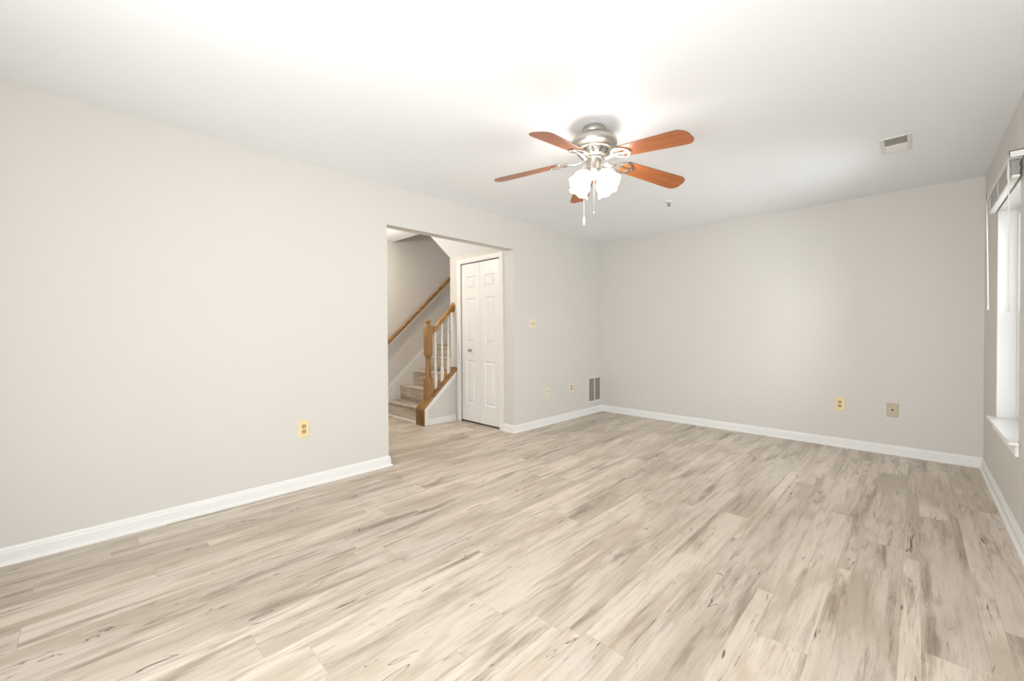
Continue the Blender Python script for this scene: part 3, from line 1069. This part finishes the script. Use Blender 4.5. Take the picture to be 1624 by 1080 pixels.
def blade_bm():
    bm = BM()
    out = []
    r0, r1 = 0.205, 0.665
    w0, w1 = 0.056, 0.070
    pts = []
    # lower edge root -> tip
    pts.append((r0, -w0 + 0.018))
    pts.append((r0 + 0.018, -w0))
    pts.append((r1 - 0.075, -w1))
    for k in range(1, 8):
        a = -PI / 2 + k * PI / 8 * 0.5 * 2 / 1.0 * 0.5 * 1.14
        pts.append((r1 - 0.055 + 0.055 * math.cos(a), -w1 + 0.055 + 0.055 * math.sin(a)))
    for k in range(1, 8):
        a = k * PI / 16
        pts.append((r1 - 0.055 + 0.055 * math.cos(a), w1 - 0.055 + 0.055 * math.sin(a)))
    pts.append((r1 - 0.075, w1))
    pts.append((r0 + 0.018, w0))
    pts.append((r0, w0 - 0.018))
    t = 0.0055
    A = [bm.verts.new((x, y, t / 2)) for x, y in pts]
    B = [bm.verts.new((x, y, -t / 2)) for x, y in pts]
    bm.faces.new(A)
    bm.faces.new(B)
    n = len(pts)
    for i in range(n):
        f = bm.faces.new((A[i], A[(i + 1) % n], B[(i + 1) % n], B[i]))
        f.material_index = 1
    return bm


def iron_bm():
    """decorative bracket: arm from the hub, then an open loop plate under the blade root (local x radial)"""
    bm = BM()
    def strip(path, w, t, z):
        secs = []
        n = len(path)
        for i, (x, y) in enumerate(path):
            xa, ya = path[max(i - 1, 0)]
            xb, yb2 = path[min(i + 1, n - 1)]
            d = Vector((xb - xa, yb2 - ya)).normalized()
            nx, ny = -d.y, d.x
            ww = w[i] if isinstance(w, list) else w
            zz = z[i] if isinstance(z, list) else z
            secs.append([(x + nx * ww, y + ny * ww, zz - t), (x - nx * ww, y - ny * ww, zz - t), (x - nx * ww, y - ny * ww, zz), (x + nx * ww, y + ny * ww, zz)])
        add_loft(bm, secs)
    strip([(0.075, 0), (0.11, 0), (0.14, 0), (0.165, 0)], [0.017, 0.013, 0.012, 0.015], 0.008, [-0.012, -0.018, -0.012, -0.004])
    for s in (-1, 1):
        path, ww = [], []
        for k in range(13):
            u = k / 12
            path.append((0.155 + 0.125 * u, s * (0.046 * math.sin(PI * min(1.0, u * 1.02)) ** 0.75 + 0.004)))
            ww.append(0.0085 - 0.002 * math.sin(PI * u))
        strip(path, ww, 0.006, -0.0035)
    strip([(0.160, 0), (0.20, 0), (0.24, 0), (0.285, 0)], [0.012, 0.006, 0.006, 0.010], 0.007, -0.0035)
    for (x, y) in ((0.215, 0.043), (0.215, -0.043), (0.275, 0)):
        add_lathe(bm, [(0.007, -0.0095), (0.006, -0.0125), (0.001, -0.0135)], 10, (x, y, 0))
    return bm


def blade_matrix(a, tilt):
    """blades droop a little from the hub; the whole fan hangs about two degrees out of level"""
    slope = (ZT - ZB) / 0.6534 - 0.0377 * math.cos(a)
    u = Vector((math.cos(a), math.sin(a), slope)).normalized()
    tng = Vector((-math.sin(a), math.cos(a), 0))
    up = u.cross(tng).normalized()
    n = up * math.cos(tilt) + tng * math.sin(tilt)
    w_ = n.cross(u)
    m = Matrix((u, w_, n)).transposed().to_4x4()
    m.translation = Vector((0, 0, ZB))
    return m


b0 = obj('blade', blade_bm(), [M['cherry'], M['cherry_edge']], fan, bevel=0.0015)
i0 = obj('blade_iron', iron_bm(), M['nickel'], fan, smooth_angle=40)
for k in range(5):
    a = A0 + 2 * PI * k / 5
    if k == 0:
        b_, i_ = b0, i0
    else:
        b_, i_ = b0.copy(), i0.copy()
        COL.objects.link(b_)
        COL.objects.link(i_)
    b_.parent = fan
    i_.parent = fan
    b_.matrix_local = blade_matrix(a, PITCHB)
    i_.matrix_local = blade_matrix(a, PITCHB * 0.9)

# glass shades
def shade_bm():
    bm = BM()
    prof = [(0.020, 0.0), (0.024, 0.010), (0.036, 0.026), (0.050, 0.046), (0.056, 0.064), (0.053, 0.082), (0.054, 0.096), (0.061, 0.109), (0.066, 0.117)]
    seg = 48
    def mod(a, i, r, z):
        f = max(0, (i - 5) / 3)
        return r * (1 + 0.03 * f * math.cos(6 * a)), z + 0.004 * f * math.cos(6 * a)
    outer = add_lathe(bm, prof, seg, cap=False, mod=mod)
    inner = add_lathe(bm, [(max(0.002, r - 0.003), z + (0.002 if i == 0 else 0)) for i, (r, z) in enumerate(prof)], seg, cap=False, mod=mod)
    for k in range(seg):
        bm.faces.new((outer[-1][k], outer[-1][(k + 1) % seg], inner[-1][(k + 1) % seg], inner[-1][k]))
        bm.faces.new((outer[0][k], outer[0][(k + 1) % seg], inner[0][(k + 1) % seg], inner[0][k]))
    return bm


def bulb_bm():
    bm = BM()
    add_lathe(bm, [(0.012, 0.006), (0.013, 0.03), (0.020, 0.048), (0.024, 0.064), (0.020, 0.080), (0.010, 0.089), (0.001, 0.091)], 20)
    return bm


def fitter_bm():
    bm = BM()
    add_lathe(bm, [(0.016, -0.016), (0.022, -0.010), (0.027, 0.0), (0.027, 0.012), (0.025, 0.014)], 24)
    return bm


s0_ = obj('lamp_shade', shade_bm(), M['shade'], fan, smooth_angle=60)
u0_ = obj('bulb', bulb_bm(), M['bulb'], s0_, smooth_angle=60)
f0_ = obj('shade_holder', fitter_bm(), M['nickel'], fan, smooth_angle=40)
ar = None
VIEW = math.atan2(-CAM.y + FANY, FANX - CAM.x)   # direction from the camera to the fan
for k in range(4):
    a = VIEW + PI / 4 + k * PI / 2 + math.radians(4)
    ax = Vector((math.cos(a) * math.sin(math.radians(38)), math.sin(a) * math.sin(math.radians(38)), -math.cos(math.radians(38))))
    base = Vector((math.cos(a) * 0.060, math.sin(a) * 0.062, -0.290))
    q = ax.to_track_quat('Z', 'Y')
    m = q.to_matrix().to_4x4()
    m.translation = base
    if k == 0:
        s_, f_ = s0_, f0_
    else:
        s_, f_ = s0_.copy(), f0_.copy()
        COL.objects.link(s_)
        COL.objects.link(f_)
        u_ = u0_.copy()
        COL.objects.link(u_)
        u_.parent = s_
    s_.parent = fan
    f_.parent = fan
    s_.matrix_local = m
    f_.matrix_local = m
    bm = BM()
    d = Vector((math.cos(a), math.sin(a), 0))
    add_tube(bm, [d * 0.040 + Vector((0, 0, -0.274)), d * 0.056 + Vector((0, 0, -0.276)), base - ax * 0.012], 0.008, 8)
    obj('lamp_arm', bm, M['nickel'], fan, smooth_angle=60)

# pull chains
camdir = Vector((math.cos(VIEW + PI), math.sin(VIEW + PI), 0))
side = Vector((-math.sin(VIEW), math.cos(VIEW), 0))
for off, ln, knob in ((camdir * 0.052 + side * 0.060, 0.295, 'white'), (camdir * 0.050 + side * 0.0, 0.265, 'nickel')):
    top = off + Vector((0, 0, -0.275))
    bm = BM()
    hub = Vector((off.x, off.y, 0)).normalized() * 0.047
    zt = -0.250
    add_tube(bm, [(hub.x, hub.y, zt), (off.x, off.y, zt - 0.006), (off.x, off.y, -0.275 - ln)], 0.0016, 6)
    ch = obj('pull_chain', bm, M['white_plastic'] if knob == 'white' else M['nickel'], fan)
    bm = BM()
    zc = -0.275 - ln
    if knob == 'white':
        add_lathe(bm, [(0.002, zc + 0.002), (0.007, zc - 0.004), (0.0072, zc - 0.045), (0.005, zc - 0.050), (0.001, zc - 0.051)], 14, (off.x, off.y, 0))
        obj('pull_knob', bm, M['white_plastic'], ch, smooth_angle=40)
    else:
        add_lathe(bm, [(0.002, zc + 0.002), (0.006, zc - 0.006), (0.008, zc - 0.016), (0.006, zc - 0.026), (0.001, zc - 0.029)], 14, (off.x, off.y, 0))
        obj('pull_knob', bm, M['nickel'], ch, smooth_angle=40)
